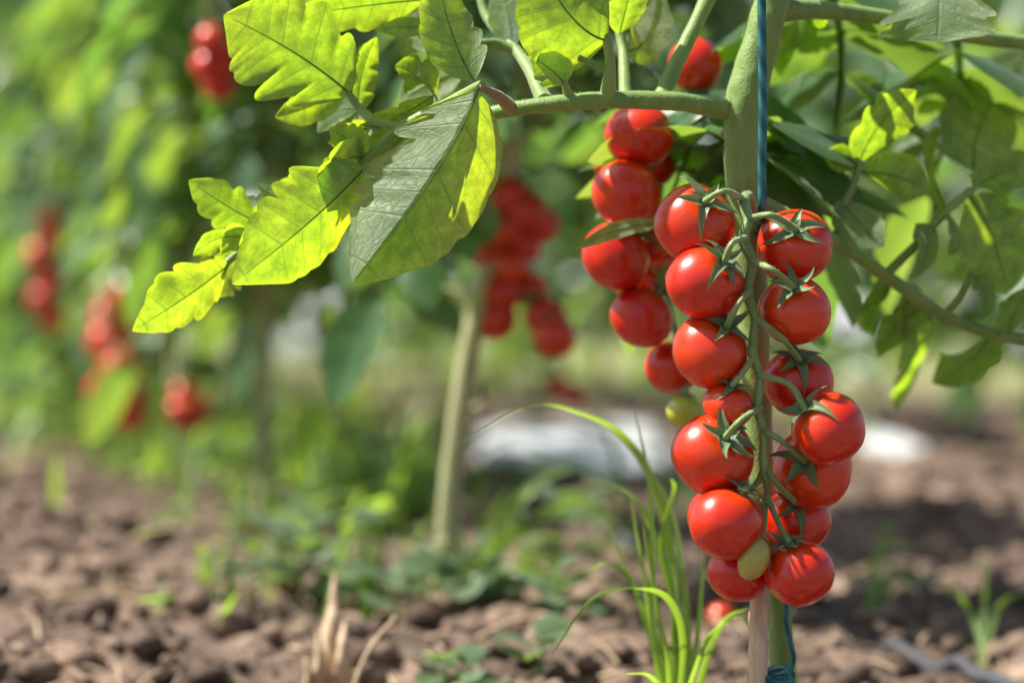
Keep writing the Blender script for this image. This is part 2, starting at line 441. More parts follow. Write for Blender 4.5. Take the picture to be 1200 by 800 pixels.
# ------------------------------------------------------------------ leaves
def leaf_surface(B, M_, T, width, n_top, fold=12, lobes=5, depth=0.3, curl=0.15, wave=0.05, seed=0, nu=44, nv=9, quilt=0.016, shear=0.42, sharp=0.8, blunt=0.5):
    """one leaflet: midrib a quadratic Bezier B-M-T; returns grid and uv"""
    g = np.random.default_rng(seed)
    u = np.linspace(0, 1, nu)
    P = ((1 - u) ** 2)[:, None] * B + (2 * u * (1 - u))[:, None] * M_ + (u ** 2)[:, None] * T
    tan = np.gradient(P, axis=0); tan /= np.linalg.norm(tan, axis=1)[:, None] + 1e-12
    n = n_top - tan * (tan @ n_top)[:, None]
    n /= np.linalg.norm(n, axis=1)[:, None] + 1e-12
    side = np.cross(tan, n)
    prof = u ** blunt * (1 - u) ** sharp
    prof = prof / prof.max()
    v = np.linspace(-1, 1, 2 * nv + 1)
    ph = u * lobes + 0.1 + 0.55 * (noise2(u * lobes * 0.7, u * 0 + seed, seed) * 2) * np.sin(math.pi * u)
    t = ph % 1.0
    li = np.clip(np.floor(ph).astype(int), 0, lobes + 1)
    out = np.zeros((nu, len(v), 3)); uv = np.zeros((nu, len(v), 2))
    tf = math.tan(R(fold))
    dj = g.uniform(0.35, 1.5, (2, lobes + 2))
    dd = depth if isinstance(depth, tuple) else (depth, depth)
    fade = np.clip((0.92 - u) / 0.45, 0.12, 1)
    for sgn in (0, 1):
        gt = np.sin(math.pi * np.clip(t, 0, 1) ** 1.35) ** 0.7
        small = 0.035 * (noise2(u * 17, u * 0 + sgn * 9 + seed, seed + 2) + 0.5)
        lo = 1 - 0.85 * dd[sgn] * dj[sgn][li] * (1 - gt) * fade - small
        w = width * 0.5 * prof * lo
        wb = width * 0.5 * prof
        for j, vv in enumerate(v):
            if (vv < 0) != (sgn == 0) and vv != 0: continue
            a = abs(vv)
            wv = w * a
            h = wv * tf - curl * wb * a ** 2.5 + wb * quilt * 4 * a * (1 - a * 0.8) * (np.abs(np.sin(math.pi * ((ph + 0.4) % 1.0))) - 0.5)
            h = h + wave * wb * a * np.sin(u * 6 + sgn * 2 + seed) + wb * 0.42 * a * noise2(u * 2.6 + seed * 1.7, u * 0 + vv * 1.3 + seed, seed + 3)
            sh = shear * wv * np.clip((1 - u) * 3, 0, 1)
            out[:, j] = P + side * (np.sign(vv) * wv)[:, None] + tan * sh[:, None] + n * h[:, None]
            uv[:, j, 0] = ph; uv[:, j, 1] = vv
    return out[:, ::-1], uv[:, ::-1]

def hero_leaflet(parent, b, m_, t, wpx, nvis, under=True, name='leaflet', label=None, **kw):
    """leaflet from points (px, py, depth); nvis is the direction the seen side faces"""
    B, Mm, T = at(*b), at(*m_), at(*t)
    # control point so that the curve passes through m_
    Mc = 2 * Mm - 0.5 * (B + T)
    w = wpx * m_[2] / FPX
    n = vdir(*nvis)
    if under: n = -n
    if under: kw['fold'] = kw.get('fold', 12)
    Pg, uv = leaf_surface(B, Mc, T, w, n, **kw)
    mb = MB().grid(Pg, uv)
    # raised midrib that thins towards the tip, and the little stalk
    uu = np.linspace(0, 0.93, 12)
    mid = Pg[(uu * (len(Pg) - 1)).astype(int), Pg.shape[1] // 2]
    mb.tube(mid, [w * 0.006 + 0.0002, 0.00008], 6, 3)
    o = make(name, mb, M['leaf'], B, parent)
    if label: o['label'] = label
    return o

YEL = (0.52, -0.56, 0.64)      # seen side turned from the sun: light comes through
GRY = (-0.40, 0.28, 0.87)      # seen side turned to the sun
SHD = (0.25, 0.10, 0.95)

# ------------------------------------------------------------------ the main plant
base_main = at(908, 815, 0.985); base_main[2] = float(gz(base_main[0], base_main[1]))
PL = put('tomato_plant', None, base_main)
tag(PL, 'nearest tomato plant, thick green stem behind the sharp red bunches', 'tomato plant', 'tomato plants of the left row')
DS = 0.985
mb = MB()
sp = pts([(925, -60), (908, -10), (893, 45), (875, 110), (870, 160), (872, 230), (880, 330), (886, 450), (896, 590), (912, 700), (915, 790)], DS)
sp = np.vstack([sp, base_main + np.array((0, 0, -0.02))])
px = DS / FPX
mb.tube(sp, np.array([20, 20, 21, 25, 22, 21, 19, 17, 15, 14, 14, 16]) * px, 22, 10, bump=0.16, seed=3)
mb.hairs(sp[:8], np.array([20, 20, 21, 24, 22, 21, 19, 17]) * px, 2600, 0.0011, 5)
make('stem', mb, M['stem'], base_main, PL)

def stalkpart(name, path, rads, parent=PL, d=None, mat_='stem', sides=12, hairs=0, org=None):
    P = pts(path, d)
    k = np.mean([q[2] if len(q) == 3 else d for q in path]) / FPX
    mb = MB().tube(P, np.asarray(rads) * k, sides, 8, bump=0.12, seed=len(path) + int(path[0][0]))
    if hairs: mb.hairs(P, np.asarray(rads) * k, hairs, 0.0009, int(path[0][0]))
    return make(name, mb, M[mat_], P[0] if org is None else org, parent)

# right-hand shoot at the top, left leaf branch
shoot = stalkpart('side_shoot', [(905, 12, .99), (960, 12, 1.0), (1045, 22, 1.01), (1120, 40, 1.02), (1215, 52, 1.03)], [15, 11, 9, 9, 9], hairs=250)
lb = stalkpart('leaf', [(878, 134, .992), (850, 128, .984), (815, 122, .975), (775, 118, .97), (700, 118, .965), (640, 123, .965), (590, 130, .97), (548, 140, .985)], [18, 14, 11.5, 11, 10, 9.5, 8.5, 7], hairs=1100)
lb['label'] = 'large left leaf with pale yellow green leaflets on a level stalk'
def pet(path, rads, parent=lb, mat_='stem', hairs=60):
    return stalkpart('petiole', path, rads, parent, None, mat_, 10, hairs)
pet([(638, 118, .97), (622, 85, .985), (604, 58, 1.0), (572, 22, 1.015), (560, -20, 1.02)], [10, 7, 6, 6, 5])
pet([(606, 60, 1.0), (580, 52, 1.0), (540, 55, .99), (500, 60, .985)], [6, 7, 6, 4])
pet([(712, 113, .965), (715, 75, .96), (711, 45, .96), (704, 25, .96)], [10, 6, 6, 5])
pet([(713, 85, .962), (697, 76, .96), (678, 68, .96)], [4, 4, 4])
pet([(733, 112, .97), (730, 60, .985), (724, 20, .99), (722, -20, .995)], [8, 6, 6, 6])
pet([(775, 114, .975), (795, 70, .985), (815, 30, .99), (838, -20, .995)], [10, 9, 9, 10])
pet([(600, 128, .968), (585, 114, .958), (570, 106, .95), (561, 102, .9455)], [9, 7, 5, 3.5], mat_='brown_node')
pet([(668, 116, .965), (664, 105, .962), (661, 96, .96)], [6, 5, 4])
pet([(566, 100, .95), (530, 118, .96), (470, 150, .965), (425, 190, .97), (350, 248, .98), (285, 292, .985), (255, 318, .985)], [7, 6, 6, 6, 5, 5, 4])
pet([(470, 150, .965), (440, 142, .97), (422, 128, .975), (408, 108, .975)], [5, 5, 5, 4])

L = hero_leaflet
# the big leaf in the middle, grey sheen on the left half, glowing right margin
L(lb, (561, 104, .945), (508, 205, .940), (413, 331, .935), 152, (0.04, -0.10, 0.99), fold=36, lobes=6, depth=(0.34, 0.04), curl=0.05, seed=4, nu=70, nv=14, quilt=0.022, shear=0.5, sharp=0.70, blunt=0.42)
L(lb, (556, 95, .945), (530, 40, .95), (512, -30, .96), 92, YEL, fold=6, lobes=4, depth=0.22, seed=5, nu=60, nv=12)
L(lb, (412, 112, .975), (345, 62, .965), (262, 18, .955), 145, (0.50, -0.58, 0.65), fold=8, lobes=5, depth=0.40, seed=6, nu=64, nv=12, curl=0.25)
L(lb, (402, 104, .985), (365, 124, .985), (322, 138, .985), 44, (0.1, -.2, .9), fold=8, lobes=4, depth=0.2, seed=8)
L(lb, (420, 132, .98), (424, 88, .985), (442, 44, .99), 56, (0.75, -.2, .6), fold=18, lobes=4, depth=0.35, seed=9, curl=0.5)
L(lb, (508, 112, .975), (445, 148, .985), (384, 168, .985), 62, YEL, fold=10, lobes=5, depth=0.35, seed=10, curl=0.2)
L(lb, (500, 135, .975), (455, 165, .98), (418, 188, .985), 48, SHD, fold=5, lobes=4, depth=0.25, seed=12)
L(lb, (428, 196, .965), (365, 258, .95), (272, 333, .94), 132, (0.34, -0.42, 0.84), fold=14, lobes=6, depth=(0.30, 0.04), seed=13, nu=66, nv=13, quilt=0.035, curl=-0.05)
L(lb, (428, 186, .97), (398, 192, .96), (372, 232, .955), 70, YEL, fold=10, lobes=4, depth=0.3, seed=14)
L(lb, (425, 190, .97), (415, 170, .965), (385, 150, .96), 46, (0.5, -.3, .8), fold=14, lobes=4, depth=0.3, seed=44)
L(lb, (318, 268, .985), (272, 245, .98), (221, 211, .975), 64, YEL, fold=10, lobes=4, depth=0.42, seed=15)
L(lb, (345, 250, .98), (312, 262, .97), (280, 288, .965), 55, YEL, fold=5, lobes=4, depth=0.3, seed=16)
L(lb, (300, 285, .985), (262, 278, .975), (226, 300, .97), 50, (0.5, -.6, .6), fold=15, lobes=4, depth=0.3, seed=17, curl=0.5)
L(lb, (268, 310, .985), (222, 345, .975), (155, 388, .97), 90, (0.42, -0.52, 0.74), fold=14, lobes=5, depth=0.3, seed=18, nu=56, nv=11)
L(lb, (352, 246, .98), (330, 236, .985), (300, 214, .99), 30, YEL, fold=12, lobes=3, depth=0.3, seed=19)
L(lb, (500, 0, .985), (420, 8, .98), (335, 22, .975), 66, YEL, fold=6, lobes=5, depth=0.3, seed=20)
L(lb, (535, 38, .99), (490, 32, .985), (438, 36, .98), 34, GRY, fold=6, lobes=4, depth=0.25, seed=21)
L(lb, (545, 85, 1.01), (510, 95, 1.01), (470, 118, 1.01), 66, (-.35, .3, .88), fold=6, lobes=4, depth=0.25, seed=22)
L(lb, (713, 48, .96), (668, 18, .952), (622, -60, .95), 140, YEL, fold=6, lobes=4, depth=0.12, seed=24, nu=56, nv=12, blunt=0.32)
L(lb, (662, 100, .96), (648, 84, .957), (622, 66, .955), 48, YEL, fold=10, lobes=3, depth=0.2, seed=25, blunt=0.35)
L(lb, (726, 40, .985), (735, 5, .98), (748, -40, .98), 60, YEL, fold=6, lobes=4, depth=0.2, seed=26)
L(lb, (600, 55, 1.0), (596, 18, 1.005), (585, -30, 1.01), 50, GRY, fold=8, lobes=4, depth=0.2, seed=27)
L(lb, (540, 55, .99), (500, 30, 1.0), (470, -20, 1.01), 60, (0.1, 0.1, 0.95), fold=8, lobes=4, depth=0.3, seed=28)
L(lb, (448, 150, .975), (400, 135, .99), (380, 100, 1.0), 50, GRY, fold=8, lobes=4, depth=0.3, seed=29)
L(lb, (545, 140, .985), (480, 200, 1.03), (430, 230, 1.06), 60, SHD, fold=8, lobes=4, depth=0.3, seed=31)

L(lb, (430, 150, .975), (412, 172, .985), (398, 208, .99), 40, SHD, fold=14, lobes=3, depth=0.3, seed=61, curl=.4)
L(lb, (478, 146, .975), (462, 172, .98), (436, 196, .985), 46, GRY, fold=8, lobes=4, depth=0.3, seed=62)
L(lb, (420, 128, .985), (392, 132, .99), (372, 156, .995), 36, GRY, fold=8, lobes=4, depth=0.3, seed=63)
L(lb, (412, 112, .99), (392, 76, 1.0), (366, 40, 1.0), 60, YEL, fold=8, lobes=4, depth=0.3, seed=64)
L(lb, (560, 70, .99), (528, 60, .995), (500, 72, 1.0), 44, SHD, fold=8, lobes=4, depth=0.3, seed=65)
L(lb, (330, 258, .99), (300, 250, .995), (262, 262, 1.0), 50, GRY, fold=8, lobes=4, depth=0.3, seed=66)
L(lb, (390, 222, .985), (356, 216, .99), (326, 222, 1.0), 44, YEL, fold=8, lobes=4, depth=0.35, seed=67)
L(lb, (284, 296, .99), (262, 318, .995), (246, 352, 1.0), 60, SHD, fold=10, lobes=4, depth=0.3, seed=68)
L(lb, (512, 118, .975), (492, 92, .985), (462, 78, .99), 52, YEL, fold=8, lobes=4, depth=0.3, seed=69)
L(lb, (610, 62, 1.0), (634, 30, 1.01), (640, -20, 1.02), 70, YEL, fold=8, lobes=4, depth=0.3, seed=70)
L(lb, (733, 60, .985), (760, 40, 1.0), (772, -20, 1.01), 56, SHD, fold=8, lobes=4, depth=0.3, seed=71)

# right leaf on the arching stalk
rb = stalkpart('leaf', [(885, 235, .985), (930, 258, 1.0), (985, 288, 1.02), (1040, 325, 1.03), (1110, 371, 1.04), (1160, 390, 1.045), (1225, 402, 1.05)], [10, 9, 9, 8, 7.5, 7, 6], hairs=300)
rb['label'] = 'right leaf of green leaflets on a drooping arched stalk'
pet([(980, 282, 1.02), (988, 245, 1.02), (1002, 212, 1.02), (1008, 188, 1.02)], [6, 5, 4, 4], rb)
pet([(1042, 318, 1.03), (1075, 285, 1.03), (1110, 248, 1.035), (1145, 215, 1.04)], [6, 5, 5, 5], rb)
pet([(1110, 365, 1.04), (1125, 348, 1.04), (1138, 320, 1.045)], [4, 4, 3], rb)
pet([(1000, 200, 1.02), (985, 192, 1.02), (975, 186, 1.02)], [3, 3, 3], rb)
GR = (0.42, -0.45, 0.78)
L(rb, (1007, 192, 1.02), (1030, 148, 1.015), (1074, 106, 1.01), 78, GR, fold=10, lobes=4, depth=0.18, seed=32, nu=56, nv=11, curl=0.25)
L(rb, (1006, 190, 1.02), (988, 186, 1.02), (964, 181, 1.02), 36, GR, fold=8, lobes=3, depth=0.15, seed=33)
L(rb, (1013, 203, 1.02), (1048, 206, 1.015), (1090, 226, 1.01), 66, (0.35, -.45, .8), fold=8, lobes=3, depth=0.12, seed=34)
L(rb, (985, 232, 1.02), (1004, 258, 1.015), (1036, 290, 1.01), 58, GR, fold=12, lobes=4, depth=0.15, seed=35)
L(rb, (1073, 262, 1.03), (1086, 292, 1.025), (1066, 326, 1.02), 50, YEL, fold=10, lobes=3, depth=0.25, seed=36)
L(rb, (1145, 212, 1.04), (1150, 145, 1.08), (1205, 60, 1.12), 110, SHD, fold=8, lobes=5, depth=0.3, seed=37, nu=50)
L(rb, (1140, 220, 1.04), (1170, 205, 1.04), (1225, 190, 1.05), 62, GR, fold=8, lobes=4, depth=0.3, seed=38)
L(rb, (1135, 228, 1.04), (1165, 285, 1.05), (1180, 345, 1.06), 105, GR, fold=8, lobes=5, depth=0.3, seed=39, nu=50)
L(rb, (1110, 248, 1.035), (1118, 275, 1.03), (1112, 300, 1.03), 42, YEL, fold=8, lobes=4, depth=0.3, seed=40)
L(rb, (1138, 322, 1.045), (1155, 345, 1.04), (1150, 378, 1.04), 40, YEL, fold=8, lobes=4, depth=0.3, seed=41)
L(rb, (1185, 395, 1.047), (1190, 365, 1.04), (1225, 330, 1.03), 60, GR, fold=8, lobes=4, depth=0.3, seed=42)
L(rb, (1090, 358, 1.035), (1055, 380, 1.06), (1030, 420, 1.08), 50, SHD, fold=8, lobes=4, depth=0.3, seed=43)
L(rb, (1112, 246, 1.035), (1090, 200, 1.06), (1100, 150, 1.08), 70, GR, fold=8, lobes=4, depth=0.3, seed=81)
L(rb, (1042, 326, 1.03), (1020, 345, 1.07), (1022, 392, 1.10), 64, SHD, fold=8, lobes=4, depth=0.3, seed=82)
L(rb, (1160, 388, 1.045), (1140, 420, 1.06), (1092, 448, 1.08), 70, SHD, fold=8, lobes=4, depth=0.3, seed=83)
L(rb, (1060, 338, 1.03), (1070, 410, 1.10), (1050, 478, 1.16), 72, SHD, fold=8, lobes=4, depth=0.3, seed=84)
# top right shoot leaf hanging into the frame
L(shoot, (1100, -50, 1.0), (1100, 5, .99), (1098, 50, .985), 140, (-0.3, 0.35, 0.88), fold=4, lobes=4, depth=0.3, seed=45, nu=56, nv=12, blunt=0.6, sharp=0.45)
L(shoot, (960, 10, 1.0), (930, 30, 1.04), (915, 90, 1.08), 70, SHD, fold=8, lobes=4, depth=0.3, seed=46)

# ------------------------------------------------------------------ tomatoes
def tomato_grid(r, axis, squash=0.93, seed=0, nl=40, nm=56, dimple=0.10, lobes=4):
    g = np.random.default_rng(seed)
    th = np.linspace(0.0001, math.pi, nl); ph = np.linspace(0, 2 * math.pi, nm, endpoint=False)
    TH, PH = np.meshgrid(th, ph, indexing='ij')
    lob = 1 + g.uniform(0.006, 0.016) * np.cos(lobes * PH + g.uniform(0, 6)) * np.sin(TH) ** 0.5 + 0.022 * np.cos(PH * 2 + g.uniform(0, 6)) * np.sin(TH)
    lob = lob + 0.065 * noise2(np.cos(PH) * 1.1 + seed * 3.3, np.sin(PH) * 1.1 + np.cos(TH) * 1.2, seed)
    rad = r * np.sin(TH) * lob * (1 + 0.03 * np.cos(TH) * g.uniform(-1, 1))
    z = r * squash * np.cos(TH) - r * dimple * np.exp(-(TH / 0.28) ** 2)
    z = z - 0.012 * r * np.exp(-((math.pi - TH) / 0.06) ** 2) * -1
    P = np.stack([rad * np.cos(PH), rad * np.sin(PH), z], -1)
    return P @ frame(axis).T
def tomato_uv(nl=40, nm=56):
    U, V = np.meshgrid(np.linspace(0, 1, nl), np.linspace(0, 1, nm), indexing='ij')
    return np.stack([V, U], -1)

def frame(axis, spin=0.0):
    z = unit(axis)
    x = unit(np.cross((0.2, 1, 0.1) if abs(z[1]) < 0.9 else (1, 0, 0), z))
    y = np.cross(z, x)
    c, s = math.cos(spin), math.sin(spin)
    return np.stack([x * c + y * s, -x * s + y * c, z], 1)

def calyx_mb(r, axis, squash=0.93, seed=0, n=5, size=1.0, lift=0.25, hi=True, dimple=0.10):
    g = np.random.default_rng(seed)
    F = frame(axis, g.uniform(0, 6))
    mb = MB()
    top = r * squash - r * dimple
    k = 12 if hi else 6
    for i in range(n):
        a = i * 2 * math.pi / n + g.uniform(-0.25, 0.25)
        ln = r * size * g.uniform(0.66, 1.0); li = lift + g.uniform(-0.20, 0.42)
        w = r * 0.165 * g.uniform(0.85, 1.15)
        t = np.linspace(0, 1, k)
        rho = ln * t * (1 - 0.10 * max(li, 0) * t)
        zs = np.sqrt(np.maximum(0.03, 1 - np.minimum(rho / r, 0.98) ** 2)) * r * squash
        z = np.maximum(top, 0) * (1 - np.clip(t * 4, 0, 1)) + zs * np.clip(t * 4, 0, 1) + r * 0.035 + r * li * t ** 1.8
        bend = g.uniform(-0.35, 0.35) * t ** 2
        hw = w * np.minimum(1, 0.6 + t * 2.2) * (1 - t ** 1.25) ** 0.9 + 0.00012
        G = np.zeros((k, 5, 3))
        for j, s in enumerate((-1, -.5, 0, .5, 1)):
            aa = a + bend
            x = rho * np.cos(aa) - s * hw * np.sin(aa)
            y = rho * np.sin(aa) + s * hw * np.cos(aa)
            G[:, j] = np.stack([x, y, z + hw * 0.55 * abs(s) ** 1.3], 1)
        G = G @ F.T
        mb.grid(G)
    # crown disc where the stalk meets
    mb.tube(np.array([(0, 0, top - r * 0.02), (0, 0, top + r * 0.10)]) @ F.T, [r * 0.16, r * 0.11], 10, 3)
    if hi:
        V = np.vstack(mb.v)
        hv, hf = [], []
        for q in range(260):
            p_ = V[g.integers(0, len(V))]
            d = unit(g.normal(size=3) + unit(p_) * 1.2); e = unit(np.cross(d, g.normal(size=3)))
            k0 = len(hv)
            hv += [p_ + e * 0.00005, p_ - e * 0.00005, p_ + d * 0.0007 * g.uniform(.5, 1.2)]
            hf.append((k0, k0 + 1, k0 + 2))
        mb.add(np.array(hv), hf)
    return mb

def tomato(c, rpx, axis, label, group, pedicel=None, mat_='red', squash=0.93, calyx=True, seed=0, lift=0.25, csize=1.0, stretch=None):
    C = at(*c); r = rpx * c[2] / FPX
    ax = vdir(*axis)
    P = tomato_grid(r, ax, squash, seed) + C
    o = make('tomato', MB().grid(P, tomato_uv(), closed=True), M[mat_], C)
    tag(o, label, 'tomato', group)
    if calyx:
        mb = calyx_mb(r, ax, squash, seed + 50, n=5 if seed % 3 else 6, size=csize, lift=lift)
        mb.v = [v + C for v in mb.v]
        make('calyx', mb, M['sepal'], C, o)
    if pedicel:
        tip = C + ax * r * (squash - 0.09)
        path = [at(*p_) for p_ in pedicel]
        path = path + [tip + ax * r * 0.16, tip]
        k = c[2] / FPX
        rads = np.array([4.2, 3.2, 4.0, 3.0, 2.9][:len(path)]) * k
        mb = MB().tube(path, rads, 10, 6, bump=0.15, seed=seed)
        mb.hairs(path, rads, 160, 0.0009, seed)
        make('stalk', mb, M['stalk'], C, o)
    return o

GF = 'sharp red tomatoes of the front bunch'
D = 0.955
fr = [(884, 250, .975), (877, 230, .962), (872, 238, .952), (877, 256, .946), (872, 280, .945), (882, 308, .944), (876, 342, .943), (885, 374, .943), (882, 412, .943), (891, 442, .943), (888, 478, .943), (895, 505, .943), (895, 545, .943), (899, 568, .945), (898, 590, .948)]
k = D / FPX
rp_ = pts(fr); rr_ = np.array([6, 6.2, 6.8, 5.6, 6.6, 5.3, 6.3, 5.1, 6.0, 4.9, 5.7, 4.8, 5.2, 3.9, 2.8]) * k
mb = MB().tube(rp_, rr_, 14, 8, bump=0.18, seed=9)
mb.hairs(rp_, rr_, 1500, 0.0010, 77)
fs = make('fruit_stalk', mb, M['stalk'], rp_[0], PL)
fs['label'] = 'fuzzy green stalk down the middle of the front bunch'

TT = [
 ((815, 262, .955), 48, (0.15, 0.42, 0.70), 'plump red tomato at the upper left of the sharp front bunch', [(868, 232, .951), (848, 224, .935)], {}),
 ((931, 289, .960), 45, (-0.10, 0.38, 0.80), 'red tomato at the upper right of the front bunch, beside the teal twine', [(878, 256, .946), (905, 252, .935)], {}),
 ((827, 332, .945), 46, (0.38, 0.50, 0.62), 'red tomato second from the top on the left of the front bunch', [(874, 278, .944), (858, 285, .930)], {}),
 ((931, 364, .952), 42, (-0.10, 0.55, 0.65), 'red tomato second from the top on the right of the front bunch', [(882, 306, .943), (905, 316, .930)], {}),
 ((832, 411, .948), 45, (0.36, 0.62, 0.60), 'red tomato third down on the left, over the small one', [(879, 340, .943), (866, 355, .932)], {}),
 ((935, 448, .962), 41, (-0.05, 0.55, 0.60), 'shaded red tomato third down on the right, behind its green star', [(884, 372, .943), (915, 395, .938)], {}),
 ((853, 475, .944), 29.5, (0.12, 0.72, 0.50), 'smallest ripe red tomato in the middle left of the front bunch', [(885, 415, .943), (868, 440, .938)], {'csize': 1.1}),
 ((971, 502, .938), 45, (-0.66, 0.55, 0.40), 'red tomato that sticks out farthest right in the front bunch', [(890, 440, .942), (925, 450, .935)], {}),
 ((835, 533, .945), 49, (0.22, 0.42, 0.75), 'big red tomato below the small one on the left, dark star in front', [(891, 478, .942), (868, 492, .925)], {}),
 ((952, 549, .962), 48, (-0.25, 0.22, 0.70), 'red tomato tucked under the one farthest right', [(893, 503, .943), (918, 518, .935)], {'squash': .84}),
 ((851, 613, .935), 45, (0.42, 0.80, 0.16), 'rounded red tomato low on the left, above the pale green one', [(897, 548, .944), (885, 568, .945)], {'squash': .95}),
 ((840, 606, .968), 36, (0.42, 0.72, -0.25), 'red tomato mostly hidden behind the rounded low left one', None, {}),
 ((933, 609, .970), 40, (-0.05, 0.40, 0.60), 'red tomato partly covered by thin green stalks near the bunch end', [(897, 545, .944), (912, 568, .940)], {'squash': .90}),
 ((864, 672, .952), 35, (0.3, 0.8, -0.3), 'red tomato at the very bottom left, behind the pale green one', None, {'calyx': False}),
 ((936, 671, .938), 42, (-0.30, 0.85, 0.28), 'red tomato at the very bottom right, above the pale cane', [(898, 580, .946), (912, 612, .940)], {'csize': .8}),
]
for i, (c, r, ax, lab, ped, kw) in enumerate(TT):
    tomato(c, r, ax, lab, GF, ped, seed=100 + i, **kw)
# the unripe, long one between the two lowest
C = at(883, 655, .930); r = 18.5 * .930 / FPX
o = make('tomato', MB().grid(tomato_grid(r, vdir(0.35, 0.85, 0.1), 1.38, 301, dimple=0.05) + C, tomato_uv(), closed=True), M['pale_fruit'], C)
pth = [at(897, 582, .946), at(896, 615, .945), at(890, 632, .934)]
make('stalk', MB().tube(pth, [3.2 * k, 2.8 * k, 3.2 * k], 10, 6, bump=.15), M['stalk'], C, o)
tag(o, 'small oblong pale green tomato between the two lowest red ones', 'tomato', 'unripe green tomatoes')

GB = 'red tomatoes of the hanging bunch left of the stem'
TB = [
 ((749, 159, 1.025), 40, (0.1, 0.7, -0.5), 'red tomato topmost of the second bunch, right under the level leaf stalk'),
 ((716, 192, 1.065), 22, (0.1, 0.7, -0.5), 'small red tomato peeking out behind the top two of the second bunch'),
 ((733, 227, 1.020), 41, (0.3, 0.7, -0.5), 'glossy red tomato second from the top in the second bunch'),
 ((768, 196, 1.060), 24, (-0.2, 0.7, -0.5), 'red tomato hidden on the right behind the second bunch top'),
 ((722, 300, 1.030), 42, (0.6, 0.5, 0.1), 'red tomato with a thin leaf across its top, second bunch'),
 ((768, 288, 1.050), 27, (0.3, 0.7, -0.5), 'narrow slice of red tomato next to the front bunch top left'),
 ((748, 330, 1.065), 30, (0.3, 0.7, -0.2), 'dark red tomato squeezed between the leaf marked and next lower one'),
 ((752, 371, 1.035), 38, (0.5, 0.7, 0.1), 'red tomato second from the bottom of the second bunch'),
 ((787, 430, 1.050), 33, (0.2, 0.8, -0.2), 'lowest red tomato of the second bunch, over the yellow green one'),
]
for i, (c, r, ax, lab) in enumerate(TB):
    tomato(c, r, ax, lab, GB, [(775 if c[0] > 735 else 765, c[1] - 25, 1.06), (770, c[1] - 12, 1.055)], seed=200 + i, csize=0.7)
C = at(802, 482, 1.035)
tomato((802, 482, 1.035), 21, (0.1, 0.9, 0.1), 'round yellow green unripe tomato at the bottom of the second bunch', 'unripe green tomatoes', [(800, 440, 1.05), (803, 452, 1.045)], mat_='green_fruit', seed=220)
fs2 = pts([(866, 138, 1.0), (820, 128, 1.04), (785, 150, 1.065), (772, 215, 1.065), (770, 290, 1.06), (782, 360, 1.055), (795, 420, 1.05), (803, 455, 1.045)])
mb = MB().tube(fs2, np.array([9, 8, 7.5, 7, 7, 6.5, 6, 5]) * k, 12, 8, bump=0.15)
fo = make('fruit_stalk', mb, M['stalk'], fs2[0], PL); fo['label'] = 'stalk behind the second bunch of tomatoes'
# loose leaf tip crossing the second bunch
hero_leaflet(PL, (774, 262, 1.0), (728, 268, .995), (675, 292, .99), 24, (0.1, 0.4, .85), name='leaf', label='thin folded leaf tip across the second bunch', fold=16, lobes=3, depth=0.1, seed=51)
tomato((815, 77, 1.06), 31, (-0.1, 0.85, -0.2), 'single red tomato at the top, next to a slanting leaf stalk', 'single tomatoes', [(822, 10, 1.05), (815, 25, 1.055)], squash=1.08, seed=230, csize=0.6)
fp = at(845, 722, 1.28)
tomato((845, 722, 1.28), 17, (0.3, 0.2, 0.8), 'small red tomato low behind the grass beside the pale cane', 'single tomatoes', None, seed=231, calyx=False)

# cane, twine, tie
cb = at(886, 818, 0.962); cb[2] = float(gz(cb[0], cb[1])) - 0.02
cp = np.vstack([pts([(893, 640, .972), (893, 670, .968), (890, 700, .966), (889, 740, .962), (889, 790, .961)]), cb])
mb = MB().tube(cp, np.array([9, 12, 12.5, 12, 12, 12]) * k, 9, 8, bump=0.30, seed=21)
ca = make('strip', mb, M['strip'], cb)  # pale tan strip, built as its own tube against the lower stem
tag(ca, 'pale tan cane standing against the green stem below the bunch', 'strip')
tw = pts([(892, -60, .952), (893, 40, .952), (894, 120, .953), (893, 200, .955), (893, 248, .958), (888, 285, .985), (884, 380, 1.006), (896, 560, 1.004), (910, 700, 1.0), (915, 785, .998)])
mb = MB().tube(tw, np.array([5.2] * 6 + [4.5] * 4) * k, 10, 10, flat=0.6)
mb.hairs(tw, np.array([5.0] * 6 + [4.2] * 4) * k, 700, 0.0012, 8, n=10)
twi = make('twine', mb, M['twine'], tw[0])
tag(twi, 'teal plastic twine hanging straight down in front of the thick stem', 'twine')
tie = []
for q in range(3):
    for a in np.linspace(0, 2 * math.pi, 16, endpoint=False):
        ctr = at(904, 789 + q * 3.5 + a * 0.5, 0.970)
        tie.append(ctr + RT * math.cos(a) * 25 * k + FW * math.sin(a) * 0.0125 + UP * 0.0012 * math.sin(a * 2 + q))
mb = MB().tube(np.array(tie), [3.6 * k], 8, 3)
mb.tube(pts([(922, 792, .962), (930, 770, .965), (922, 735, .968), (921, 700, .97)]), [3.2 * k], 8, 6)
ti = make('tie', mb, M['twine'], tie[0])
tag(ti, 'teal twine wound round the pale cane and stem at the bottom edge', 'twine')

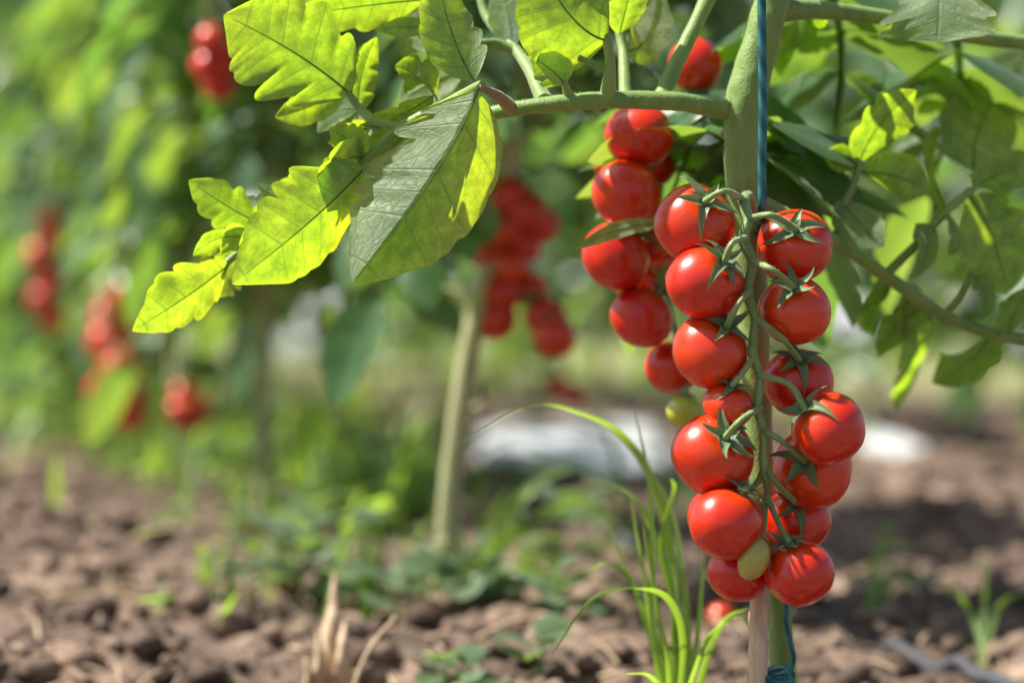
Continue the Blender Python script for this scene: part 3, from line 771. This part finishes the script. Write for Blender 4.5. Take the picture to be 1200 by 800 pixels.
# ------------------------------------------------------------------ background plants
def compound_leaf(seed, length=0.25):
    """a drooping leaf along +X with leaflets, base at the origin"""
    g = np.random.default_rng(seed)
    mb = MB()
    rise = g.uniform(0.02, 0.30); droop = g.uniform(0.5, 1.0)
    t = np.linspace(0, 1, 9)
    ax = np.stack([length * t * (1 - 0.18 * droop * t), length * 0.08 * np.sin(t * 3 + g.uniform(0, 6)) * t, length * (rise * t - droop * 0.62 * t ** 2.2)], 1)
    mb.tube(ax, [0.0030, 0.0013], 6, 2)
    def lf(b, d, ln, seed):
        d = unit(d)
        n = unit(np.array((0, 0, 1.0)) + g.normal(size=3) * 0.38 - d * 0.2)
        T = b + d * ln + np.array((0, 0, -ln * g.uniform(0.1, 0.5)))
        Mc = (b + T) / 2 + n * ln * g.uniform(0.02, 0.2)
        P, uv = leaf_surface(b, Mc, T, ln * g.uniform(0.52, 0.72), n, fold=g.uniform(0, 20), lobes=4, depth=0.32, curl=g.uniform(-.1, .4), seed=seed, nu=16, nv=3)
        mb.grid(P, uv)
    n = 4
    for i in range(n):
        q = 0.30 + 0.62 * i / n
        b = np.array([np.interp(q, t, ax[:, c]) for c in range(3)])
        for s in (-1, 1):
            d = np.array((0.45, s * 1.0, g.uniform(-0.45, 0.05)))
            lf(b, d, length * g.uniform(0.26, 0.42) * (1.15 - 0.25 * i / n), seed * 31 + i * 2 + s)
            if g.random() < 0.5:
                lf(b + ax[1] * 0.3, np.array((0.1, s * 1.0, -0.2)), length * 0.13, seed * 37 + i * 2 + s)
    lf(ax[-1], ax[-1] - ax[-2], length * 0.46, seed * 41)
    return mb
LEAVES = [compound_leaf(900 + i, 0.17).mesh('leaf', M['leaf_far']) for i in range(12)]

def plant(x, y, height, lean, label, group, n=24, zmin=0.14, seed=0, scale=1.0, ybias=0.0, skip=None):
    g = np.random.default_rng(seed)
    b = np.array((x, y, float(gz(x, y)) - 0.005))
    o = put('tomato_plant', None, b)
    tag(o, label, 'tomato plant', group)
    P = np.array([b + np.array((lean[0] * h + g.normal() * 0.010, lean[1] * h + g.normal() * 0.006, h * height)) for h in np.linspace(0, 1, 7)])
    P[0] = b + np.array((0, 0, -0.02))
    sm = MB().tube(P, [0.0070, 0.0060, 0.0058, 0.0052, 0.005, 0.004, 0.003], 12, 10, bump=0.5, seed=seed)
    PS = smooth(P, 10)
    for q in range(7):
        c_ = PS[4 + q * 5]; d_ = np.array((math.cos(q * 2.4 + seed), math.sin(q * 2.4 + seed), 0.35))
        sm.tube(np.array([c_, c_ + d_ * .008, c_ + d_ * (.010 + .006 * (q % 3))]), [.0034, .0026, .0020], 8, 3, bump=.4, seed=q)
    make('stem', sm, M['stem_far'], b, o)
    a = g.uniform(0, 6.28)
    for i in range(n):
        h = zmin + (height - zmin) * (i + g.uniform(0, .8)) / n
        p_ = np.array([np.interp(h / height, np.linspace(0, 1, 7), P[:, c]) for c in range(3)])
        a += 2.4 + g.uniform(-.4, .4)
        if skip and skip(p_, a): continue
        sc = scale * g.uniform(0.75, 1.15) * (1.0 if h > zmin + 0.12 else 0.8)
        put('leaf', LEAVES[g.integers(0, len(LEAVES))], p_, o, rot=(g.uniform(-.25, .25), g.uniform(-.35, .35), a), scale=sc)
    return o

def stem_at(z):
    return np.array([np.interp(z, sp[::-1, 2], sp[::-1, c]) for c in range(3)])
for i, (z, ang, sc, tilt) in enumerate([(.24, 95, .8, -.3), (.225, 108, .7, -.2), (.205, 85, .65, -.2), (.31, 72, .95, 0), (.235, 72, .75, -.1), (.215, 64, .6, -.1)]):
    put('leaf', LEAVES[i % len(LEAVES)], stem_at(z) + np.array((0, .004, 0)), PL, rot=(0.15 * math.sin(i * 3), tilt, R(ang)), scale=sc)

for i, (q, ang, sc, tilt) in enumerate([((1120, 42, 1.025), 82, .8, 0)]):
    put('leaf', LEAVES[(i * 5 + 3) % len(LEAVES)], at(*q), PL, rot=(0.1, tilt, R(ang)), scale=sc)

ROW = [(0.102 - 0.128 * i, 0.985 + 0.372 * i) for i in range(16)]
GROW1 = 'tomato plants of the left row'
ordn = ['', 'second', 'third', 'fourth', 'fifth', 'sixth', 'seventh', 'eighth', 'ninth', 'tenth', 'eleventh', 'twelfth', 'thirteenth', 'fourteenth', 'fifteenth', 'sixteenth']
plants1 = []
for i in range(1, 14):
    x, y = ROW[i]
    b = at({1: 512, 2: 309, 3: 217}.get(i, 600 + x * FPX / y), 0, y)
    x = b[0]
    lab = {1: 'blurred tomato plant with tall pale bare stem left of the grass'}.get(i, f'blurred tomato plant, {ordn[i]} from the front in the left row')
    plants1.append(plant(x, y, 0.62 + 0.05 * i if i > 1 else 0.75, (0.10 if i == 1 else 0.03, 0.02), lab, GROW1, n=66 if i > 1 else 54, zmin=0.235 if i == 1 else (0.18 if i < 4 else 0.10), scale=0.80, seed=500 + i))

GROW2 = 'tomato plants of the far right row'
for j in range(10):
    y = 2.25 + 0.38 * j
    x = 0.60 - 0.342 * (y - 2.0)
    plant(x, y, 0.72 + 0.03 * j, (0.02, 0.02), f'blurred tomato plant, number {ordn[j] or "one, the nearest"} in the row across the path' if j else 'blurred tomato plant nearest at the right edge across the path', GROW2, n=46, zmin=0.12, seed=600 + j, scale=0.95)

# bunches of blurred tomatoes: shared meshes, each fruit a thing of its own
TM = MB().grid(tomato_grid(0.015, (0, 0, 1), 0.95, 5, 20, 28), tomato_uv(20, 28), closed=True).mesh('tomato', M['red'])
CM = calyx_mb(0.015, (0, 0, 1), 0.95, 6, hi=False).mesh('calyx', M['sepal'])
pos_word = ['topmost', 'second from the top', 'third from the top', 'fourth from the top', 'fifth from the top', 'sixth from the top', 'seventh from the top', 'eighth from the top', 'ninth from the top', 'tenth from the top', 'eleventh from the top', 'lowest of twelve']
def bunch(spots, d, rpx, where, owner, seed, stalk=True):
    g = np.random.default_rng(seed)
    spots = sorted(spots, key=lambda s: s[1])
    cs = []
    for i, (px_, py_) in enumerate(spots):
        dd = d + g.uniform(-0.018, 0.018)
        c = at(px_, py_, dd); cs.append(c)
        s = rpx * g.uniform(0.92, 1.08) * d / FPX / 0.015
        rot = (g.uniform(-.6, .6), g.uniform(-.6, .6), g.uniform(0, 6))
        o = put('tomato', TM, c, rot=rot, scale=s)
        lab = f'blurred red tomato, {pos_word[i]}, bunch {where}' if len(spots) > 1 else f'blurred red tomato {where}'
        tag(o, lab, 'tomato', 'blurred red tomatoes of the bunch ' + where)
        k_ = bpy.data.objects.new('calyx', CM); COL.objects.link(k_); k_.parent = o
    if stalk and owner is not None:
        cs = np.array(cs)
        top = cs[0] + np.array((0, 0.01, 0.05))
        path = np.vstack([ORG[owner.name] * np.array((1, 1, 0)) + np.array((0.01, 0, top[2] + 0.03)), top, cs[len(cs) // 2] + np.array((0, .012, 0)), cs[-1]])
        make('fruit_stalk', MB().tube(path, [0.003, 0.0025, 0.002], 7, 5), M['stalk'], path[0], owner)
P1 = plants1
bunch([(598, 232), (618, 250), (590, 268), (612, 288), (600, 312), (585, 345), (622, 340), (640, 372), (576, 300), (632, 262), (650, 395), (580, 375)], 1.36, 24, 'on the plant with the bare stem', P1[0], 1)
bunch([(655, 455), (672, 462)], 1.75, 15, 'low in front of the white sheet', P1[0], 2, False)
bunch([(248, 48), (262, 70), (245, 78), (256, 100)], 1.56, 20, 'at the top left', P1[1], 3)
bunch([(122, 400), (140, 430), (122, 458), (148, 462), (150, 484), (132, 478)], 1.90, 21, 'lower left, over the soil', P1[2], 4)
bunch([(133, 352), (125, 372), (142, 384)], 1.95, 19, 'left, above the lowest one', P1[2], 5)
bunch([(215, 462), (232, 478), (225, 492), (212, 484)], 1.92, 17, 'low behind a thin stem', P1[2], 6)
bunch([(50, 245), (62, 275), (45, 298), (58, 325), (48, 350), (62, 372)], 2.25, 17, 'at the far left edge', P1[3], 7)

# ------------------------------------------------------------------ grass and weeds
def blade(mb, path, w, d, n=8, seed=0):
    P = smooth(pts(path, d) if not isinstance(path, np.ndarray) else path, n)
    k = len(P); t = np.linspace(0, 1, k)
    T = np.gradient(P, axis=0); T /= np.linalg.norm(T, axis=1)[:, None]
    g = np.random.default_rng(seed)
    s0 = unit(np.cross(T[0], unit(np.array((g.uniform(-.4, .4), -1, 0.5)))))
    hw = 0.5 * w * np.clip(0.35 + t * 3, 0, 1) * (1 - t ** 2.5) + 0.0001
    G = np.zeros((k, 3, 3))
    for i in range(k):
        s = unit(s0 - T[i] * np.dot(s0, T[i])); n_ = np.cross(s, T[i])
        G[i, 0] = P[i] - s * hw[i] + n_ * hw[i] * .35; G[i, 1] = P[i]; G[i, 2] = P[i] + s * hw[i] + n_ * hw[i] * .35
    mb.grid(G)
def clump(blades, base, label, w=0.004, group='tufts of grass', seed=0):
    """blades: lists of (px, py, depth) tip last"""
    b = at(*base); b[2] = float(gz(b[0], b[1]))
    o = put('grass_tuft', None, b); tag(o, label, 'grass', group)
    for i, bl in enumerate(blades):
        mb = MB()
        P = pts(bl); P = np.vstack([b + np.array((0.004 * math.cos(i * 2.1), 0.004 * math.sin(i * 2.1), -0.004)), P])
        blade(mb, P, w * (1.0 + 0.25 * math.sin(i * 3.3)) * (1.2 if len(bl) > 5 else 1.0), None, 8, seed + i)
        make('blade', mb, M['grass'], b, o)
    return o
clump([
 [(768, 760, 1.04), (765, 660, 1.04), (760, 560, 1.04), (742, 475, 1.04)],
 [(764, 740, 1.05), (752, 660, 1.05), (738, 580, 1.05)],
 [(800, 760, 1.03), (782, 700, 1.02), (735, 688, 1.01), (690, 705, 1.0), (646, 768, 0.99)],
 [(760, 740, 1.06), (740, 680, 1.06), (712, 660, 1.06), (690, 668, 1.06)],
 [(790, 720, 1.06), (775, 640, 1.06), (790, 575, 1.06), (786, 560, 1.05)],
 [(815, 760, 1.05), (822, 690, 1.05), (825, 640, 1.05)],
 [(828, 770, 1.04), (850, 725, 1.03), (880, 712, 1.03)],
 [(815, 780, 1.02), (835, 740, 1.02), (870, 722, 1.02), (885, 760, 1.02)],
 [(790, 690, 1.07), (770, 575, 1.07), (730, 510, 1.07), (680, 483, 1.06), (620, 475, 1.05), (533, 522, 1.03)],
 [(770, 800, 1.02), (740, 788, 1.0), (705, 798, .99)],
 [(793, 740, 1.06), (770, 640, 1.07), (745, 585, 1.07), (700, 560, 1.08)],
 [(775, 760, 1.05), (748, 700, 1.06), (722, 640, 1.07), (708, 590, 1.08)],
 [(806, 760, 1.06), (800, 680, 1.07), (790, 610, 1.08), (770, 560, 1.09)],
 [(783, 780, 1.03), (772, 720, 1.03), (758, 640, 1.03), (752, 600, 1.03)],
], (790, 822, 1.05), 'bright green grass tuft with a long arched blade beside the red bunch', 0.0028, seed=3)
clump([[(578, 660, 1.45), (600, 600, 1.45), (640, 560, 1.46), (690, 545, 1.47)],
       [(572, 660, 1.45), (610, 620, 1.45), (660, 595, 1.45), (700, 588, 1.45)],
       [(560, 680, 1.45), (570, 620, 1.46), (600, 570, 1.46)],
       [(565, 690, 1.42), (590, 665, 1.4), (640, 690, 1.38)]], (560, 705, 1.45), 'blurred spreading grass right of the bare stem', 0.010, seed=20)
clump([[(430, 680, 1.3), (428, 650, 1.3), (432, 618, 1.3)], [(432, 690, 1.3), (438, 660, 1.3), (437, 640, 1.3)]], (430, 705, 1.30), 'short upright bright blade of grass left of the bare stem', 0.0075, seed=30)
clump([[(366, 590, 1.85), (358, 530, 1.85), (350, 470, 1.85)], [(370, 585, 1.85), (376, 520, 1.85), (372, 460, 1.85)], [(360, 590, 1.85), (345, 555, 1.85), (335, 540, 1.84)], [(364, 590, 1.85), (366, 540, 1.85), (385, 500, 1.84)]], (365, 605, 1.85), 'tall blurred grass between two bare stems', 0.011, seed=40)
clump([[(150, 520, 2.3), (140, 470, 2.3), (120, 430, 2.3)], [(155, 520, 2.3), (165, 460, 2.3), (172, 430, 2.3)], [(148, 520, 2.3), (120, 480, 2.3), (100, 470, 2.3)]], (150, 545, 2.3), 'blurred grass under the lower left bunch', 0.014, seed=50)
clump([[(1140, 725, 1.25), (1122, 695, 1.25), (1100, 684, 1.25)], [(1152, 720, 1.25), (1156, 680, 1.25), (1146, 640, 1.26)], [(1164, 725, 1.25), (1182, 700, 1.25), (1206, 694, 1.25)]], (1152, 775, 1.22), 'dim grass tuft at the lower right', 0.003, seed=60)
clump([[(925, 760, 1.05), (922, 720, 1.05), (920, 690, 1.05)]], (926, 815, 1.05), 'single bright blade of grass right of the pale cane', 0.0045, seed=70)

def weed(px_, py_, d, label, n=7, size=0.016, h=0.05, seed=0):
    g = np.random.default_rng(seed)
    b = at(px_, py_, d); b[2] = float(gz(b[0], b[1]))
    o = put('weed', None, b); tag(o, label, 'weed', 'small leafy weeds on the soil')
    top = b + np.array((g.uniform(-.01, .01), 0, h))
    make('stem', MB().tube(np.array([b + np.array((0, 0, -.004)), (b + top) / 2 + g.normal(size=3) * 0.003, top]), [0.0011, 0.0006], 6, 4), M['stem'], b, o)
    for i in range(n):
        q = 0.25 + 0.75 * (i + 1) / n; a = i * 2.3 + g.uniform(-.4, .4)
        B = b + (top - b) * q
        dr = np.array((math.cos(a), math.sin(a), g.uniform(-.1, .5)))
        s = size * g.uniform(.7, 1.3)
        T = B + unit(dr) * s * 1.4
        P, uv = leaf_surface(B, (B + T) / 2 + np.array((0, 0, s * .2)), T, s * 0.9, unit(np.array((g.normal() * .3, g.normal() * .3, 1.0))), fold=8, lobes=3, depth=0.1, seed=seed * 9 + i, nu=12, nv=3, blunt=.5, sharp=.6)
        make('leaf', MB().grid(P, uv), M['weed'], B, o)
for i, (a, b_, d, lab, n, sz, h) in enumerate([
 (205, 805, 1.05, 'tiny green weed at the bottom left edge of the soil', 5, .012, .028),
 (225, 770, 1.10, 'grey green weed seedling low on the left soil', 6, .013, .022),
 (248, 700, 1.28, 'thin upright weed with few leaves on the left soil', 4, .010, .045),
 (290, 690, 1.34, 'pale leaved weed just below the second stem', 6, .018, .030),
 (335, 660, 1.42, 'pale leaved weed right of the leaning second stem', 7, .020, .035),
 (365, 690, 1.34, 'bushy pale weed above the dry stub', 8, .020, .045),
 (375, 640, 1.50, 'small weed behind the bushy pale weed', 7, .020, .040),
 (408, 670, 1.38, 'weed with yellow green tip near the short blade', 7, .017, .050),
 (462, 700, 1.30, 'weed left of the foot of the bare stem', 8, .018, .030),
 (490, 690, 1.34, 'grey leaved weed in front of the bare stem foot', 8, .020, .035),
 (545, 700, 1.30, 'grey leaved weed right of the bare stem foot', 8, .020, .035),
 (600, 700, 1.32, 'low weed under the spreading grass', 8, .018, .030),
 (650, 720, 1.26, 'low dim weed right of the spreading grass', 7, .016, .030),
 (560, 770, 1.12, 'low weed close to the bottom centre', 7, .014, .022),
 (510, 760, 1.14, 'low weed left of the bottom centre one', 6, .014, .020),
 (620, 760, 1.15, 'low weed near the tuft of bright grass', 7, .015, .025),
 (440, 590, 1.72, 'far weed between the second stem and bare stem', 8, .024, .06),
 (260, 590, 1.80, 'far weed between the third and second stem', 7, .022, .05),
 (660, 690, 1.36, 'yellow leaved weed behind the bright grass', 7, .016, .055),
 (700, 640, 1.5, 'dim weed behind the tall grass blades', 7, .018, .05),
]):
    weed(a, b_, d, lab, n, sz, h, 800 + i)

cov = MB(); cv, cf = [], []
for k_ in range(2480):
    y = 1.65 + cr.random() ** 1.3 * 4.2
    xr = 0.102 - 0.342 * (y - 0.985)
    x = xr + cr.normal() * 0.10 + 0.10
    if k_ > 2300:
        y = cr.uniform(1.25, 1.9); x = cr.uniform(-.21, .02) + (0.22 if cr.random() < .2 else 0)
    if x > -0.06 and y > 1.5 and cr.random() < .85: continue
    p0 = np.array((x, y, float(gz(x, y))))
    a = cr.uniform(0, 6.28); d = np.array((math.cos(a), math.sin(a), 0)); e = np.array((-d[1], d[0], 0))
    if cr.random() < 0.45:
        h = cr.uniform(.03, .12) * (0.5 if k_ > 2300 else 1.0); w = .003; t_ = p0 + d * h * .5 + np.array((0, 0, h))
        q = len(cv); m_ = p0 + d * h * .15 + np.array((0, 0, h * .6))
        cv += [p0 - e * w, p0 + e * w, m_ + e * w, m_ - e * w, t_]; cf += [(q, q + 1, q + 2, q + 3), (q + 3, q + 2, q + 4)]
    else:
        s_ = cr.uniform(.008, .02); c_ = p0 + np.array((0, 0, cr.uniform(.008, .05))); u_ = np.array((0, 0, cr.uniform(-.4, .6))) * s_
        q = len(cv); cv += [c_ - d * s_, c_ + e * s_ * .55, c_ + d * s_ + u_, c_ - e * s_ * .55 + u_ * .3]; cf.append((q, q + 1, q + 2, q + 3))
cov.add(np.array(cv), cf)
tag(make('ground_cover', cov, M['grass'], (0, 2, 0)), 'low grass and weeds growing along the foot of the row', 'ground cover', kind='stuff')

# dry stub and straw
def seat(p):
    p = np.array(p); p[2] = float(gz(p[0], p[1])); return p
b = seat(at(385, 800, 1.16))
mb = MB().tube(np.vstack([b + (0, 0, -.006), pts([(386, 760, 1.16), (391, 710, 1.165), (393, 670, 1.17)])]), [0.0062, 0.0050, 0.0028, 0.0008], 9, 8, bump=.7)
mb.tube(np.vstack([b + (0.008, 0, -.006), pts([(402, 765, 1.15), (404, 728, 1.155)])]), [0.0050, 0.0034, 0.0008], 8, 8, bump=.7)
mb.tube(np.vstack([b + (-0.006, 0.004, -.006), pts([(376, 775, 1.15), (371, 735, 1.15)])]), [0.0046, 0.0030, 0.0006], 8, 8, bump=.7)
mb.tube(np.vstack([b + (-0.010, -0.004, -.006), pts([(362, 790, 1.15), (356, 768, 1.15)])]), [0.0032, 0.0022, 0.0006], 8, 8, bump=.7)
ds = make('dry_stub', mb, M['straw'], b); tag(ds, 'torn dry stub of an old stem standing in the soil', 'stalk')
b = seat(at(398, 812, 1.12))
mb = MB().tube(np.vstack([b, pts([(430, 766, 1.12), (464, 722, 1.13)])]), [0.0013, 0.0009], 8, 6)
st = make('straw', mb, M['straw'], b); tag(st, 'thin pale straw leaning up beside the dry stub', 'straw')
for i, (x0, y0, x1, y1, d, lab) in enumerate([(60, 690, 165, 676, 1.3, 'pale straw lying on the left soil'), (150, 640, 215, 632, 1.5, 'short straw lying farther back on the left soil'), (560, 735, 640, 748, 1.2, 'straw lying on the soil below the spreading grass'), (1020, 660, 1100, 640, 1.45, 'straw lying on the dim soil at the right')]):
    a = seat(at(x0, y0, d)); c = seat(at(x1, y1, d + .02))
    a[2] += .006; c[2] += .010
    o = make('straw', MB().tube(np.array([a, (a + c) / 2 + (0, 0, .003), c]), [0.0016, 0.0012], 7, 6), M['straw'], a)
    tag(o, lab, 'straw')

# drip hose behind the row, white film, far bed
hp = []
for px_, py_ in [(1420, 800), (1300, 770), (1180, 742), (1070, 722), (960, 704), (880, 690), (800, 672), (720, 643), (650, 615), (540, 597), (430, 585), (330, 576)]:
    p_ = at(px_, py_, 462.0 / (py_ - 350)); hp.append(p_)
hp = smooth(np.array(hp), 6); hp[:, 2] = gz(hp[:, 0], hp[:, 1]) + 0.005
ho = make('drip_hose', MB().tube(np.array(hp), [0.0040], 10, 2), M['hose'], hp[0])
tag(ho, 'grey drip hose lying on the soil behind the row of stems', 'hose')
def film(name, cx, cy, lx, ly, rot, amp, label, zoff=0.005, seed=0):
    u = np.linspace(-1, 1, 60); v = np.linspace(-1, 1, 60)
    U, V = np.meshgrid(u, v, indexing='ij')
    c, s = math.cos(rot), math.sin(rot)
    e = 1 + 0.10 * noise2(U * 2 + seed, V * 2, seed)
    x = cx + (U * lx * e * c - V * ly * e * s); y = cy + (U * lx * e * s + V * ly * e * c)
    z = zoff + amp * (noise2(x * 7, y * 7, seed) + 0.6 * np.abs(noise2(x * 17, y * 17, seed + 1))) + 0.02 * (1 - np.maximum(abs(U), abs(V)) ** 4)
    z = np.maximum(z, gz(x, y) + 0.003)
    P = np.stack([x, y, z], -1)
    mb = MB().grid(P)
    o = make(name, mb, M['film'], (cx, cy, 0))
    tag(o, label, 'plastic sheet', 'white plastic sheets on the soil')
film('plastic_sheet', 0.065, 2.45, 0.100, 0.27, 0.0, 0.025, 'crumpled white plastic sheet on the soil left of the red bunch', seed=3)
film('plastic_sheet', 0.375, 2.55, 0.028, 0.22, 0.1, 0.015, 'smaller white plastic sheet showing right of the red bunch', seed=9)

def bed(x0, x1, y, hgt, depth, label):
    t = np.linspace(0, math.pi, 14); xs = np.linspace(x0, x1, 60)
    P = np.array([[(x, y + depth * math.cos(a) + .02 * noise2(x * 3, a), hgt * math.sin(a) * (1 + .15 * float(noise2(x * 4, a * 2)))) for a in t] for x in xs])
    o = make('covered_bed', MB().grid(P), M['film'], ((x0 + x1) / 2, y, 0))
    tag(o, label, 'covered bed')
bed(-0.85, -0.40, 7.6, 0.16, 0.30, 'white plastic covered low bed glimpsed between the second and third stems')
bed(1.0, 1.9, 9.0, 0.15, 0.30, 'low bed under white plastic far behind at the right')

# ------------------------------------------------------------------ far trees
def crown_mesh(seed, n=2600):
    g = np.random.default_rng(seed)
    lobes_ = [(g.normal(size=3) * np.array((.55, .55, .38)), g.uniform(.35, .6)) for _ in range(9)]
    mb = MB(); v = []; f = []
    for i in range(n):
        c, r = lobes_[g.integers(0, 9)]
        d = unit(g.normal(size=3)); p_ = c + d * r * g.uniform(.55, 1.05)
        a = unit(g.normal(size=3)); b2 = unit(np.cross(a, g.normal(size=3))); s = 0.055 * g.uniform(.6, 1.3)
        k0 = len(v)
        v += [p_ - a * s, p_ + b2 * s * .6, p_ + a * s, p_ - b2 * s * .6]; f.append((k0, k0 + 1, k0 + 2, k0 + 3))
    return mb.add(np.array(v), f).mesh('crown', M['tree'])
CR = [crown_mesh(i) for i in (3, 4)]
trw = ['leftmost', 'second', 'third', 'fourth', 'fifth', 'sixth', 'seventh']
for i, (x, y, h) in enumerate([(-7, 26, 5.5), (-3.6, 30, 4.5), (-1.4, 27, 2.2), (1.4, 31, 1.7), (4.4, 28, 1.9), (8.5, 32, 2.3)]):
    o = put('tree', None, (x, y, 0)); tag(o, f'far leafy tree beyond the field, {trw[i]} from the left', 'tree', 'far trees beyond the field')
    make('trunk', MB().tube(np.array([(x, y, -.1), (x + .1, y, h * .3), (x, y + .1, h * .6)]), [h * .05, h * .035, h * .02], 9, 4), M['bark'], (x, y, 0), o)
    c = put('crown', CR[i % 2], (x, y, h * .58), o, rot=(0, 0, i * 1.3)); c.scale = (h * .42, h * .42, h * .42)
